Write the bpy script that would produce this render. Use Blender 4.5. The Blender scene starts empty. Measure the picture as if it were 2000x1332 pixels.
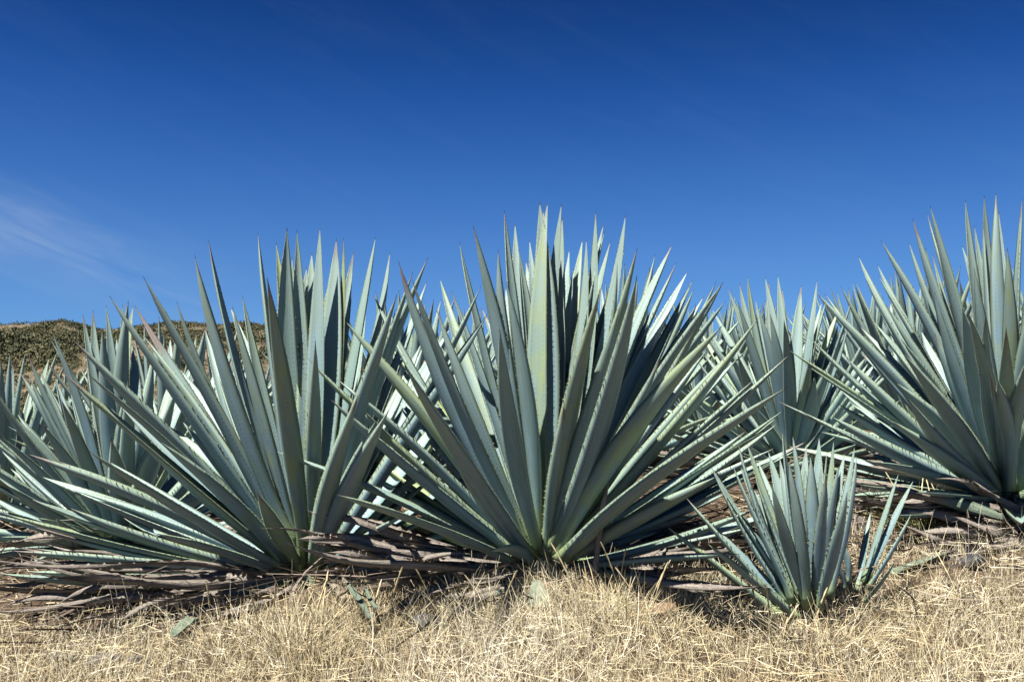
import bpy, math, random
import numpy as np
from mathutils import Vector, Matrix, noise as mnoise

R = math.radians
random.seed(7)
rng = np.random.default_rng(11)
scene = bpy.context.scene
COL = scene.collection

# ------------------------------------------------------------------ camera
CAM = np.array([0.0, 0.0, 0.48])
W0, H0, FPX = 2000.0, 1332.0, 1944.0          # photograph size, focal length in its pixels (35 mm)
PITCH = math.atan((850.0 - H0 / 2) / FPX)     # eye level lies at row 850 of the photograph
cam_d = bpy.data.cameras.new('camera')
cam_d.lens = 35.0
cam_d.sensor_width = 36.0
cam_d.clip_start = 0.05
cam_d.clip_end = 9000.0
cam = bpy.data.objects.new('camera', cam_d)
cam.location = CAM
cam.rotation_euler = (R(90) + PITCH, 0, 0)
COL.objects.link(cam)
scene.camera = cam


def ray(px, py):
    """unit direction in the world of a pixel of the photograph"""
    x = (px - W0 / 2) / FPX
    y = (H0 / 2 - py) / FPX
    c, s = math.cos(PITCH), math.sin(PITCH)
    d = np.array([x, c - y * s, s + y * c])
    return d / np.linalg.norm(d)


def at(px, py, Y):
    d = ray(px, py)
    return CAM + d * (Y / d[1])


# ------------------------------------------------------------------ light
SUN_ELEV, SUN_AZ = 62.0, -142.0     # azimuth: degrees clockwise from +Y (behind the camera, to the left)
a = R(SUN_AZ)
SUN_DIR = Vector((math.sin(a) * math.cos(R(SUN_ELEV)), math.cos(a) * math.cos(R(SUN_ELEV)), math.sin(R(SUN_ELEV))))
sun_d = bpy.data.lights.new('sun', 'SUN')
sun_d.energy = 5.0
sun_d.angle = R(0.53)
sun_d.color = (1.0, 0.96, 0.90)
sun = bpy.data.objects.new('sun', sun_d)
sun.rotation_euler = SUN_DIR.to_track_quat('Z', 'Y').to_euler()
COL.objects.link(sun)

world = bpy.data.worlds.new('World')
scene.world = world
world.use_nodes = True
nt = world.node_tree
nt.nodes.clear()
L_ = nt.links.new


def wn(t, **kw):
    n = nt.nodes.new(t)
    for k, v in kw.items():
        setattr(n, k, v)
    return n


w_out = wn('ShaderNodeOutputWorld')
w_bg = wn('ShaderNodeBackground')
w_bg.inputs['Strength'].default_value = 0.05
sky = wn('ShaderNodeTexSky', sky_type='NISHITA')
sky.sun_disc = False
sky.sun_elevation = R(SUN_ELEV)
sky.sun_rotation = R(SUN_AZ)
sky.altitude = 1200.0
sky.air_density = 1.0
sky.dust_density = 0.6
sky.ozone_density = 2.5
# the deep blue of a polarised, very clear sky: darker and bluer with height, the same all round
w_tc = wn('ShaderNodeTexCoord')
w_sep = wn('ShaderNodeSeparateXYZ')
L_(w_tc.outputs['Generated'], w_sep.inputs[0])
w_rmp = wn('ShaderNodeValToRGB')
w_rmp.color_ramp.interpolation = 'B_SPLINE'
stops = [(0.0, (.31, .52, .80)), (0.16, (.30, .515, .80)), (0.24, (.195, .435, .77)), (0.33, (.080, .285, .65)), (0.42, (.042, .165, .41))]
while len(w_rmp.color_ramp.elements) < len(stops):
    w_rmp.color_ramp.elements.new(0.5)
for e_, (p_, c_) in zip(w_rmp.color_ramp.elements, stops):
    e_.position = p_
    e_.color = (*c_, 1)
L_(w_sep.outputs['Z'], w_rmp.inputs[0])
w_hsv = wn('ShaderNodeMix', data_type='RGBA', blend_type='MULTIPLY')
w_hsv.inputs['Factor'].default_value = 1.0
L_(sky.outputs[0], w_hsv.inputs['A'])
L_(w_rmp.outputs[0], w_hsv.inputs['B'])
# thin cirrus: one long streak plus faint veils all over the sky
d1, d2 = ray(-60, 405), ray(330, 575)
nrm = np.cross(d1, d2); nrm /= np.linalg.norm(nrm)
alo = d2 - d1; alo /= np.linalg.norm(alo)


def wmath(op, a=None, b=None, c=None, clamp=False):
    n = wn('ShaderNodeMath', operation=op, use_clamp=clamp)
    for i, v in enumerate((a, b, c)):
        if v is None:
            continue
        if hasattr(v, 'is_output'):
            L_(v, n.inputs[i])
        else:
            n.inputs[i].default_value = v
    return n.outputs[0]


def wdot(vec):
    n = wn('ShaderNodeVectorMath', operation='DOT_PRODUCT')
    L_(w_tc.outputs['Generated'], n.inputs[0])
    n.inputs[1].default_value = tuple(vec)
    return n.outputs['Value']


wz = wdot((0, 0, 1))
w_warp = wn('ShaderNodeTexNoise'); w_warp.inputs['Scale'].default_value = 5.0; w_warp.inputs['Detail'].default_value = 3
L_(w_tc.outputs['Generated'], w_warp.inputs['Vector'])
dist = wmath('ADD', wdot(nrm), wmath('MULTIPLY', wmath('SUBTRACT', w_warp.outputs[0], 0.5), 0.045))
w_map = wn('ShaderNodeCombineXYZ')
L_(wmath('MULTIPLY', wdot(alo), 1.6), w_map.inputs[0])
L_(wmath('MULTIPLY', wdot(nrm), 9.0), w_map.inputs[1])
L_(wmath('MULTIPLY', wdot(np.cross(alo, nrm)), 1.6), w_map.inputs[2])
w_fib = wn('ShaderNodeTexNoise'); w_fib.inputs['Scale'].default_value = 4.2; w_fib.inputs['Detail'].default_value = 6; w_fib.inputs['Roughness'].default_value = 0.58; w_fib.inputs['Distortion'].default_value = 0.5
L_(w_map.outputs[0], w_fib.inputs['Vector'])
g1 = wmath('DIVIDE', dist, 0.030)
band = wmath('EXPONENT', wmath('MULTIPLY', wmath('MULTIPLY', g1, g1), -1.0))
al = wmath('SUBTRACT', wdot(alo), float(np.dot(alo, d1)))
fade = wmath('SUBTRACT', 1.0, wmath('DIVIDE', wmath('SUBTRACT', al, 0.05), 0.26), clamp=True)
fib = wmath('MULTIPLY', wmath('SUBTRACT', w_fib.outputs[0], 0.30), 2.1, clamp=True)
streak = wmath('MULTIPLY', wmath('MULTIPLY', band, fade), fib)
veil = wmath('MULTIPLY', wmath('POWER', wmath('MULTIPLY', wmath('SUBTRACT', w_fib.outputs[0], 0.42), 2.4, clamp=True), 1.5), 0.03)
cl = wmath('ADD', wmath('MULTIPLY', streak, 0.62), veil, clamp=True)
w_mix = wn('ShaderNodeMix', data_type='RGBA')
L_(cl, w_mix.inputs['Factor'])
L_(w_hsv.outputs['Result'], w_mix.inputs['A'])
w_mix.inputs['B'].default_value = (2.6, 3.5, 5.0, 1)
L_(w_mix.outputs['Result'], w_bg.inputs['Color'])
L_(w_bg.outputs[0], w_out.inputs[0])

scene.view_settings.view_transform = 'Standard'
scene.view_settings.look = 'None'
scene.view_settings.gamma = 1.0
scene.view_settings.exposure = 1.5
scene.view_settings.use_curve_mapping = False
scene.cycles.max_bounces = 6
scene.cycles.diffuse_bounces = 1
scene.cycles.use_denoising = True


# ------------------------------------------------------------------ helpers
def sstep(a, b, x):
    t = np.clip((x - a) / (b - a), 0, 1)
    return t * t * (3 - 2 * t)


class Noise2:
    """value noise on arrays"""
    def __init__(self, seed):
        self.t = np.random.default_rng(seed).random((256, 256))

    def __call__(self, x, y):
        x = np.asarray(x, float); y = np.asarray(y, float)
        xi = np.floor(x).astype(int); yi = np.floor(y).astype(int)
        fx = x - xi; fy = y - yi
        fx = fx * fx * (3 - 2 * fx); fy = fy * fy * (3 - 2 * fy)
        t = self.t
        a = t[xi % 256, yi % 256]; b = t[(xi + 1) % 256, yi % 256]
        c = t[xi % 256, (yi + 1) % 256]; d = t[(xi + 1) % 256, (yi + 1) % 256]
        return (a * (1 - fx) + b * fx) * (1 - fy) + (c * (1 - fx) + d * fx) * fy

    def fbm(self, x, y, o=4):
        s = 0; amp = 0.5
        for i in range(o):
            s = s + amp * (self(x * 2 ** i + 17.3 * i, y * 2 ** i + 9.1 * i) - 0.5)
            amp *= 0.5
        return s


N1, N2 = Noise2(1), Noise2(2)


def ground_z(x, y):
    """height of the bank and the field behind it"""
    x = np.asarray(x, float); y = np.asarray(y, float)
    bank = -0.22 * np.clip(3.5 - y, 0, None) - 0.14 * np.clip(2.2 - y, 0, None)
    bank = np.maximum(bank, -1.15)
    yy = np.clip(y - 3.6, 0, 21.0)
    field = 0.07 * yy * (0.25 + 0.75 * sstep(-4.5, 0.5, x)) - 0.10 * np.clip(y - 25, 0, 40)
    tilt = 0.07 * np.where(x > 0, np.clip(x, 0, 24) * sstep(2.7, 4.7, y), np.clip(x, -24, 0) * sstep(0.2, 3.0, y)) * (1 - sstep(26, 50, y))
    n = 0.05 * N1.fbm(x * 1.3, y * 1.3, 4) + 0.05 * N2.fbm(x * 0.35, y * 0.35, 2)
    return bank + field + tilt + n * (1 - sstep(40, 80, y))


def new_mesh(name, verts, faces, mats, smooth=True):
    me = bpy.data.meshes.new(name)
    me.from_pydata([tuple(v) for v in verts], [], faces)
    for m in (mats if isinstance(mats, (list, tuple)) else [mats]):
        me.materials.append(m)
    if smooth:
        me.polygons.foreach_set('use_smooth', [True] * len(me.polygons))
    me.update()
    return me


def quad_mesh(name, verts, quads, mat, smooth=False):
    """fast mesh from numpy: verts (n,3), quads (m,4)"""
    me = bpy.data.meshes.new(name)
    n, m = len(verts), len(quads)
    me.vertices.add(n)
    me.vertices.foreach_set('co', np.asarray(verts, np.float32).ravel())
    me.loops.add(m * 4)
    me.loops.foreach_set('vertex_index', np.asarray(quads, np.int32).ravel())
    me.polygons.add(m)
    me.polygons.foreach_set('loop_start', np.arange(m, dtype=np.int32) * 4)
    me.polygons.foreach_set('loop_total', np.full(m, 4, np.int32))
    if smooth:
        me.polygons.foreach_set('use_smooth', np.ones(m, bool))
    me.update(calc_edges=True)
    me.materials.append(mat)
    return me


def attr(me, name, typ, data):
    at_ = me.attributes.new(name, typ, 'POINT')
    at_.data.foreach_set('vector' if typ == 'FLOAT_VECTOR' else 'value', np.asarray(data, np.float32).ravel())


def link(name, me, parent=None):
    o = bpy.data.objects.new(name, me)
    COL.objects.link(o)
    if parent is not None:
        o.parent = parent
    return o


def tag(o, label=None, cat=None, group=None, kind=None):
    if label: o['label'] = label
    if cat: o['category'] = cat
    if group: o['group'] = group
    if kind: o['kind'] = kind
    return o


def empty(name, loc, label, cat, group=None):
    o = bpy.data.objects.new(name, None)
    o.empty_display_size = 0.1
    o.location = loc
    COL.objects.link(o)
    return tag(o, label, cat, group)


# ------------------------------------------------------------------ materials
ALB = 0.6      # every colour below is scaled to a real reflectance by this


class MatB:
    def __init__(self, name):
        self.m = bpy.data.materials.new(name)
        self.m.use_nodes = True
        self.t = self.m.node_tree
        self.b = self.t.nodes['Principled BSDF']

    def n(self, t, **kw):
        nd = self.t.nodes.new(t)
        for k, v in kw.items():
            setattr(nd, k, v)
        return nd

    def put(self, sock, v):
        if hasattr(v, 'is_output'):
            self.t.links.new(v, sock)
        else:
            if sock.type == 'RGBA' and len(v) == 3:
                v = (*v, 1)
            sock.default_value = v

    def math(self, op, a=None, b=None, c=None, clamp=False):
        nd = self.n('ShaderNodeMath', operation=op, use_clamp=clamp)
        for i, v in enumerate((a, b, c)):
            if v is not None:
                self.put(nd.inputs[i], v)
        return nd.outputs[0]

    def mix(self, f, a, b, blend='MIX'):
        nd = self.n('ShaderNodeMix', data_type='RGBA', blend_type=blend)
        self.put(nd.inputs['Factor'], f)
        self.put(nd.inputs['A'], a)
        self.put(nd.inputs['B'], b)
        return nd.outputs['Result']

    def noise(self, vec, scale, detail=4, rough=0.55, dist=0.0):
        nd = self.n('ShaderNodeTexNoise')
        if vec is not None:
            self.put(nd.inputs['Vector'], vec)
        nd.inputs['Scale'].default_value = scale
        nd.inputs['Detail'].default_value = detail
        nd.inputs['Roughness'].default_value = rough
        nd.inputs['Distortion'].default_value = dist
        return nd.outputs[0]

    def smooth(self, x, a, b):
        nd = self.n('ShaderNodeMapRange', interpolation_type='SMOOTHSTEP')
        self.put(nd.inputs['Value'], x)
        nd.inputs['From Min'].default_value = a
        nd.inputs['From Max'].default_value = b
        return nd.outputs[0]

    def attr(self, name, typ='GEOMETRY'):
        return self.n('ShaderNodeAttribute', attribute_name=name, attribute_type=typ)

    def vec(self, x, y, z):
        nd = self.n('ShaderNodeCombineXYZ')
        for i, v in enumerate((x, y, z)):
            self.put(nd.inputs[i], v)
        return nd.outputs[0]

    def ramp(self, f, stops):
        nd = self.n('ShaderNodeValToRGB')
        cr = nd.color_ramp
        while len(cr.elements) < len(stops):
            cr.elements.new(0.5)
        for e, (p, c) in zip(cr.elements, stops):
            e.position = p
            e.color = (*c, 1)
        self.put(nd.inputs[0], f)
        return nd.outputs[0]

    def bump(self, h, strength, dist):
        nd = self.n('ShaderNodeBump')
        nd.inputs['Strength'].default_value = strength
        nd.inputs['Distance'].default_value = dist
        self.put(nd.inputs['Height'], h)
        self.put(self.b.inputs['Normal'], nd.outputs[0])

    def done(self, col, rough=0.6, spec=0.5):
        self.put(self.b.inputs['Base Color'], self.mix(1.0, col, (ALB, ALB, ALB), 'MULTIPLY'))
        self.put(self.b.inputs['Roughness'], rough)
        self.put(self.b.inputs['Specular IOR Level'], spec)
        return self.m


def make_leaf_mat():
    M = MatB('agave_leaf')
    luv = M.attr('luv').outputs['Vector']
    sep = M.n('ShaderNodeSeparateXYZ'); M.put(sep.inputs[0], luv)
    u, t, sd = sep.outputs
    tooth = M.attr('tooth').outputs['Fac']
    dry = M.attr('dry', 'OBJECT').outputs['Fac']
    yel = M.attr('yel', 'OBJECT').outputs['Fac']
    rnd = M.n('ShaderNodeObjectInfo').outputs['Random']
    r2 = M.math('FRACT', M.math('MULTIPLY', rnd, 17.31))
    off = M.math('MULTIPLY', rnd, 57.0)
    # lengthwise streaks and clouds of bloom
    st = M.noise(M.vec(M.math('ADD', M.math('MULTIPLY', u, 6.0), off), M.math('MULTIPLY', t, 2.2), sd), 2.0, 5, 0.6)
    fine = M.noise(M.vec(M.math('ADD', M.math('MULTIPLY', u, 22.0), off), M.math('MULTIPLY', t, 5.0), sd), 2.0, 3, 0.6)
    cloud = M.noise(M.vec(M.math('ADD', M.math('MULTIPLY', u, 0.9), off), M.math('MULTIPLY', t, 7.0), sd), 1.3, 4, 0.62)
    wax = (0.225, 0.345, 0.42)
    grn = (0.19, 0.315, 0.31)
    c = M.mix(M.smooth(cloud, 0.38, 0.66), wax, grn)
    c = M.mix(M.math('MULTIPLY', M.smooth(sd, 0.0, 0.6), M.math('ADD', 0.25, M.math('MULTIPLY', rnd, 0.6))), c, (0.275, 0.41, 0.37))
    c = M.mix(M.math('MULTIPLY', M.smooth(r2, 0.45, 1.0), 0.5), c, (0.26, 0.37, 0.25))
    c = M.mix(M.math('MULTIPLY', M.smooth(rnd, 0.6, 1.0), 0.45), c, (0.185, 0.262, 0.275))
    # tip half paler and yellower
    c = M.mix(M.math('MULTIPLY', M.smooth(t, 0.4, 0.9), 0.66), c, (0.43, 0.555, 0.44))
    c = M.mix(M.math('MULTIPLY', M.smooth(M.math('ABSOLUTE', u), 0.72, 1.0), 0.6), c, (0.42, 0.50, 0.24))
    c = M.mix(M.math('MULTIPLY', M.smooth(st, 0.35, 0.75), 0.38), c, (0.13, 0.20, 0.205))
    blot = M.noise(M.vec(M.math('ADD', M.math('MULTIPLY', u, 0.8), off), M.math('MULTIPLY', t, 3.0), M.math('ADD', sd, off)), 2.6, 5, 0.7)
    c = M.mix(M.math('MULTIPLY', M.smooth(blot, 0.5, 0.72), 0.5), c, (0.31, 0.46, 0.51))
    c = M.mix(M.math('MULTIPLY', M.smooth(fine, 0.45, 0.8), 0.22), c, (0.35, 0.49, 0.49))
    # prints left by the teeth of the neighbour leaf in the bud
    au = M.math('ABSOLUTE', M.math('ADD', u, M.math('MULTIPLY', M.math('SUBTRACT', r2, 0.5), 0.25)))
    curve = M.math('ADD', M.math('MULTIPLY', r2, 0.25), M.math('SUBTRACT', 0.62, M.math('MULTIPLY', t, 0.25)))
    dd = M.math('ABSOLUTE', M.math('SUBTRACT', au, curve))
    dots = M.smooth(M.math('SINE', M.math('MULTIPLY', t, 420.0)), -0.1, 0.6)
    line = M.math('MULTIPLY', M.math('SUBTRACT', 1.0, M.smooth(dd, 0.015, 0.055)), dots)
    line = M.math('MULTIPLY', line, M.math('SUBTRACT', 1.0, M.smooth(t, 0.6, 0.8)))
    c = M.mix(M.math('MULTIPLY', line, 0.6), c, (0.07, 0.10, 0.10))
    # pale bloom rubbed bare at the foot
    c = M.mix(M.math('MULTIPLY', M.math('SUBTRACT', 1.0, M.smooth(M.math('ADD', t, M.math('MULTIPLY', M.math('SUBTRACT', st, 0.5), 0.14)), 0.05, 0.17)), 0.6), c, (0.27, 0.34, 0.08))
    yn = M.smooth(M.math('ADD', M.math('MULTIPLY', yel, 1.1), M.math('MULTIPLY', M.math('SUBTRACT', cloud, 0.5), 1.0)), 0.45, 0.95)
    c = M.mix(M.math('MULTIPLY', yn, 0.8), c, (0.40, 0.47, 0.17))
    # specks and scars
    sp = M.noise(M.vec(M.math('ADD', M.math('MULTIPLY', u, 2.5), off), M.math('MULTIPLY', t, 26.0), sd), 7.0, 2, 0.5)
    c = M.mix(M.math('MULTIPLY', M.smooth(sp, 0.68, 0.75), 0.7), c, (0.13, 0.10, 0.06))
    sc = M.noise(M.vec(M.math('ADD', M.math('MULTIPLY', u, 1.2), off), M.math('MULTIPLY', t, 9.0), 3.0), 2.4, 3, 0.6)
    c = M.mix(M.math('MULTIPLY', M.smooth(sc, 0.66, 0.72), 0.55), c, (0.36, 0.30, 0.21))
    # dried end, spine, teeth
    jit = M.math('MULTIPLY', M.math('SUBTRACT', st, 0.5), 0.22)
    lim = M.math('SUBTRACT', 1.0, M.math('MULTIPLY', dry, 0.5))
    edge = M.smooth(M.math('SUBTRACT', M.math('ADD', t, jit), lim), -0.02, 0.05)
    drm = M.math('MULTIPLY', edge, M.smooth(dry, 0.0, 0.06))
    dcol = M.mix(fine, (0.22, 0.17, 0.145), (0.40, 0.335, 0.28))
    c = M.mix(drm, c, dcol)
    c = M.mix(M.smooth(t, 0.982, 0.990), c, (0.05, 0.026, 0.020))
    tcol = M.mix(M.smooth(r2, 0.3, 0.8), (0.10, 0.075, 0.03), (0.30, 0.27, 0.08))
    c = M.mix(M.smooth(tooth, 0.3, 0.75), c, tcol)
    M.bump(M.math('ADD', M.math('MULTIPLY', fine, 0.5), M.math('ADD', st, M.math('MULTIPLY', drm, sc))), 0.35, 0.004)
    rough = M.math('ADD', 0.40, M.math('MULTIPLY', st, 0.22))
    c = M.mix(1.0, c, (0.95, 0.97, 1.0), 'MULTIPLY')
    return M.done(c, rough, 0.45)


def make_dry_mat():
    M = MatB('dry_agave_leaf')
    luv = M.attr('luv').outputs['Vector']
    sep = M.n('ShaderNodeSeparateXYZ'); M.put(sep.inputs[0], luv)
    u, t, sd = sep.outputs
    green = M.attr('green', 'OBJECT').outputs['Fac']
    rnd = M.n('ShaderNodeObjectInfo').outputs['Random']
    off = M.math('MULTIPLY', rnd, 41.0)
    st = M.noise(M.vec(M.math('ADD', M.math('MULTIPLY', u, 5.0), off), M.math('MULTIPLY', t, 5.0), sd), 2.0, 5, 0.65)
    bl = M.noise(M.vec(M.math('ADD', M.math('MULTIPLY', u, 2.0), off), M.math('MULTIPLY', t, 40.0), sd), 1.5, 4, 0.6)
    c = M.ramp(st, [(0.3, (0.12, 0.085, 0.065)), (0.43, (0.29, 0.245, 0.205)), (0.56, (0.46, 0.405, 0.34)), (0.72, (0.66, 0.60, 0.50))])
    c = M.mix(M.math('MULTIPLY', M.smooth(rnd, 0.5, 1.0), 0.5), c, (0.50, 0.44, 0.36))
    c = M.mix(M.math('MULTIPLY', M.smooth(bl, 0.5, 0.75), 0.55), c, (0.10, 0.07, 0.055))
    lim = M.math('ADD', t, M.math('MULTIPLY', M.math('SUBTRACT', st, 0.5), 0.3))
    g = M.math('MULTIPLY', M.math('SUBTRACT', 1.0, M.smooth(M.math('SUBTRACT', lim, green), -0.06, 0.06)), M.smooth(green, 0.0, 0.05))
    c = M.mix(g, c, M.mix(bl, (0.22, 0.29, 0.20), (0.28, 0.34, 0.25)))
    M.bump(M.math('ADD', st, M.math('MULTIPLY', bl, 0.7)), 0.7, 0.012)
    return M.done(c, 0.8, 0.25)


def make_attr_mat(name, stops, rough=0.8, spec=0.2, bump=0.0):
    """colour by the point attribute rnd, for straw and shrubs"""
    M = MatB(name)
    f = M.attr('rnd').outputs['Fac']
    return M.done(M.ramp(f, stops), rough, spec)


LEAF = make_leaf_mat()
DRY = make_dry_mat()
STRAW = make_attr_mat('dry_straw', [(0.0, (0.17, 0.11, 0.06)), (0.16, (0.37, 0.26, 0.135)), (0.40, (0.67, 0.54, 0.30)),
                                    (0.70, (0.82, 0.71, 0.45)), (1.0, (0.92, 0.86, 0.68))], 0.62, 0.3)
GREENSTRAW = make_attr_mat('green_grass', [(0.0, (0.10, 0.14, 0.03)), (0.5, (0.20, 0.25, 0.06)), (0.8, (0.45, 0.40, 0.15)), (1.0, (0.6, 0.5, 0.25))], 0.6, 0.3)
SHRUB = make_attr_mat('hill_shrub_leaves', [(0.0, (0.065, 0.072, 0.042)), (0.35, (0.115, 0.122, 0.066)), (0.65, (0.185, 0.17, 0.088)),
                                            (0.85, (0.23, 0.20, 0.11)), (1.0, (0.29, 0.225, 0.155))], 0.8, 0.1)


def make_ground_mat():
    M = MatB('soil')
    p = M.n('ShaderNodeNewGeometry').outputs['Position']
    a = M.noise(p, 2.2, 6, 0.65)
    b = M.noise(p, 26.0, 5, 0.7)
    c = M.ramp(a, [(0.3, (0.055, 0.037, 0.024)), (0.5, (0.10, 0.068, 0.043)), (0.68, (0.155, 0.11, 0.068))])
    c = M.mix(M.math('MULTIPLY', M.smooth(b, 0.45, 0.7), 0.6), c, (0.23, 0.175, 0.11))
    c = M.mix(M.math('MULTIPLY', M.smooth(b, 0.5, 0.3), 0.6), c, (0.045, 0.032, 0.023))
    M.bump(M.math('ADD', b, M.math('MULTIPLY', a, 0.4)), 0.8, 0.02)
    return M.done(c, 0.95, 0.1)


def make_hill_mat():
    M = MatB('hill_soil')
    p = M.n('ShaderNodeNewGeometry').outputs['Position']
    a = M.noise(p, 0.06, 5, 0.6)
    b = M.noise(p, 0.5, 5, 0.7)
    c = M.ramp(a, [(0.3, (0.15, 0.13, 0.08)), (0.5, (0.21, 0.165, 0.11)), (0.7, (0.30, 0.225, 0.16))])
    c = M.mix(M.smooth(b, 0.48, 0.68), c, (0.085, 0.08, 0.04))
    M.bump(b, 0.8, 1.2)
    return M.done(c, 0.95, 0.1)


def make_rock_mat(name, dark, pale):
    M = MatB(name)
    p = M.n('ShaderNodeTexCoord').outputs['Object']
    a = M.noise(p, 9.0, 6, 0.65)
    b = M.noise(p, 60.0, 3, 0.6)
    c = M.mix(M.smooth(a, 0.35, 0.7), dark, pale)
    c = M.mix(M.math('MULTIPLY', M.smooth(b, 0.55, 0.7), 0.5), c, (0.34, 0.29, 0.23))
    M.bump(M.math('ADD', a, M.math('MULTIPLY', b, 0.3)), 0.7, 0.02)
    return M.done(c, 0.75, 0.4)


GROUND = make_ground_mat()
HILL = make_hill_mat()
ROCK_DARK = make_rock_mat('basalt', (0.022, 0.024, 0.028), (0.075, 0.075, 0.08))
ROCK_GREY = make_rock_mat('grey_rock', (0.11, 0.10, 0.09), (0.24, 0.21, 0.18))
ROCK_TAN = make_rock_mat('tan_rock', (0.27, 0.17, 0.095), (0.42, 0.30, 0.18))


# ------------------------------------------------------------------ ground
def build_ground():
    ys = np.concatenate([np.linspace(-60, -4, 10), np.linspace(-3, 1.8, 14), np.linspace(2.0, 6.5, 100), np.linspace(6.7, 36, 70), np.linspace(38, 120, 24), np.geomspace(140, 6000, 14)])
    half = np.concatenate([np.linspace(0, 3.6, 70), np.linspace(3.8, 20, 36), np.linspace(22, 120, 18), np.geomspace(150, 5000, 12)])
    xs = np.concatenate([-half[:0:-1], half])
    X, Y = np.meshgrid(xs, ys)
    Z = ground_z(X, Y)
    nx, ny = len(xs), len(ys)
    V = np.stack([X, Y, Z], -1).reshape(-1, 3)
    i = np.arange(ny - 1)[:, None] * nx + np.arange(nx - 1)[None, :]
    Q = np.stack([i, i + 1, i + 1 + nx, i + nx], -1).reshape(-1, 4)
    o = link('ground', quad_mesh('ground', V, Q, GROUND, True))
    tag(o, kind='structure')


build_ground()

# ------------------------------------------------------------------ the shrubby hill
HD = 300.0
ridge_px = [(-900, 660), (-500, 640), (-200, 645), (0, 637), (40, 631), (100, 637), (128, 630), (165, 640), (250, 645), (350, 640), (410, 634), (470, 641),
            (530, 636), (600, 652), (680, 690), (730, 730), (790, 790), (900, 846), (1000, 858), (1400, 862), (2200, 862)]
rx = np.array([at(p[0], p[1], HD)[0] for p in ridge_px])
rz = np.array([at(p[0], p[1] - 12 + 5 * math.sin(p[0] * .05), HD)[2] for p in ridge_px])


def hill_z(x, y):
    h = np.interp(x, rx, rz)
    s = np.clip((y - 195) / (HD - 195), 0, 1)
    prof = np.where(y < HD, s ** 0.85, 1 - 0.5 * sstep(HD, HD + 160, y))
    gul = 5.0 * N1.fbm(x * 0.035 + 5, y * 0.02, 3) + 3.0 * N2.fbm(x * 0.09, y * 0.06, 3)
    return h * prof + gul * np.sin(np.pi * np.clip(s, 0, 1)) * np.clip(h / 30, 0, 1) * 0.8 - 1.5


def build_hill():
    xs = np.linspace(-330, 170, 150)
    ys = np.linspace(190, 520, 90)
    X, Y = np.meshgrid(xs, ys)
    Z = hill_z(X, Y)
    nx, ny = len(xs), len(ys)
    V = np.stack([X, Y, Z], -1).reshape(-1, 3)
    i = np.arange(ny - 1)[:, None] * nx + np.arange(nx - 1)[None, :]
    Q = np.stack([i, i + 1, i + 1 + nx, i + nx], -1).reshape(-1, 4)
    tag(link('hill', quad_mesh('hill', V, Q, HILL, True)), kind='structure')
    # shrubs: clumps of leaf faces all over the slope
    n = 30000
    x = rng.uniform(-230, -22, n); y = 203 + 115 * rng.random(n) ** 1.35
    dens = N2.fbm(x * 0.045, y * 0.05, 3) * 2.2 + N1.fbm(x * 0.16, y * 0.16, 2) * 1.2
    keep = (rng.random(n) < np.clip(0.66 + dens * 2.2 + 0.5 * sstep(292, 300, y) + 0.25 * sstep(260, 225, y), 0.16, 1)) & (hill_z(x, y) > 1.0)
    x, y = x[keep], y[keep]
    n = len(x)
    z = hill_z(x, y)
    r = rng.uniform(0.55, 1.7, n) * (0.8 + 0.9 * np.clip(dens[keep], -0.3, 0.5))
    tone = np.clip(0.42 + 0.9 * N1.fbm(x * 0.05 + 40, y * 0.05, 3) + rng.normal(0, 0.10, n), 0, 1)
    K = 30
    th = rng.uniform(0, 2 * np.pi, (n, K)); cz = rng.uniform(-0.1, 1, (n, K)); rr = rng.uniform(0.55, 1.0, (n, K)) ** 0.5
    sx = np.sqrt(np.clip(1 - cz ** 2, 0, 1))
    lump = 1 + 0.3 * np.sin(3 * th + rng.uniform(0, 6, (n, 1)))
    P = np.stack([x[:, None] + r[:, None] * rr * sx * np.cos(th) * lump, y[:, None] + r[:, None] * rr * sx * np.sin(th) * lump,
                  z[:, None] + r[:, None] * rr * cz * 0.85 * lump + 0.1], -1).reshape(-1, 3)
    m = len(P)
    s = (np.repeat(r, K) * rng.uniform(0.11, 0.27, m))[:, None]
    A = rng.normal(size=(m, 3)); A /= np.linalg.norm(A, axis=1, keepdims=True)
    B = np.cross(A, rng.normal(size=(m, 3))); B /= np.linalg.norm(B, axis=1, keepdims=True)
    V = np.stack([P - A * s, P + B * s * 0.7, P + A * s, P - B * s * 0.7], 1).reshape(-1, 3)
    Q = np.arange(m * 4).reshape(-1, 4)
    me = quad_mesh('hill_shrubs', V, Q, SHRUB)
    attr(me, 'rnd', 'FLOAT', np.repeat(np.clip(np.repeat(tone, K) + rng.normal(0, 0.06, m), 0, 1), 4))
    tag(link('hill_shrubs', me), 'dark green scrub and bushes covering the dry hillside far behind', 'shrubs', kind='stuff')


build_hill()


# ------------------------------------------------------------------ agave leaves
W_T = np.array([0, .03, .08, .16, .28, .40, .52, .64, .74, .84, .92, .965, .985, 1.0])
W_W = np.array([.92, .82, .70, .70, .88, .99, .98, .86, .70, .47, .25, .10, .045, .008])


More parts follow.
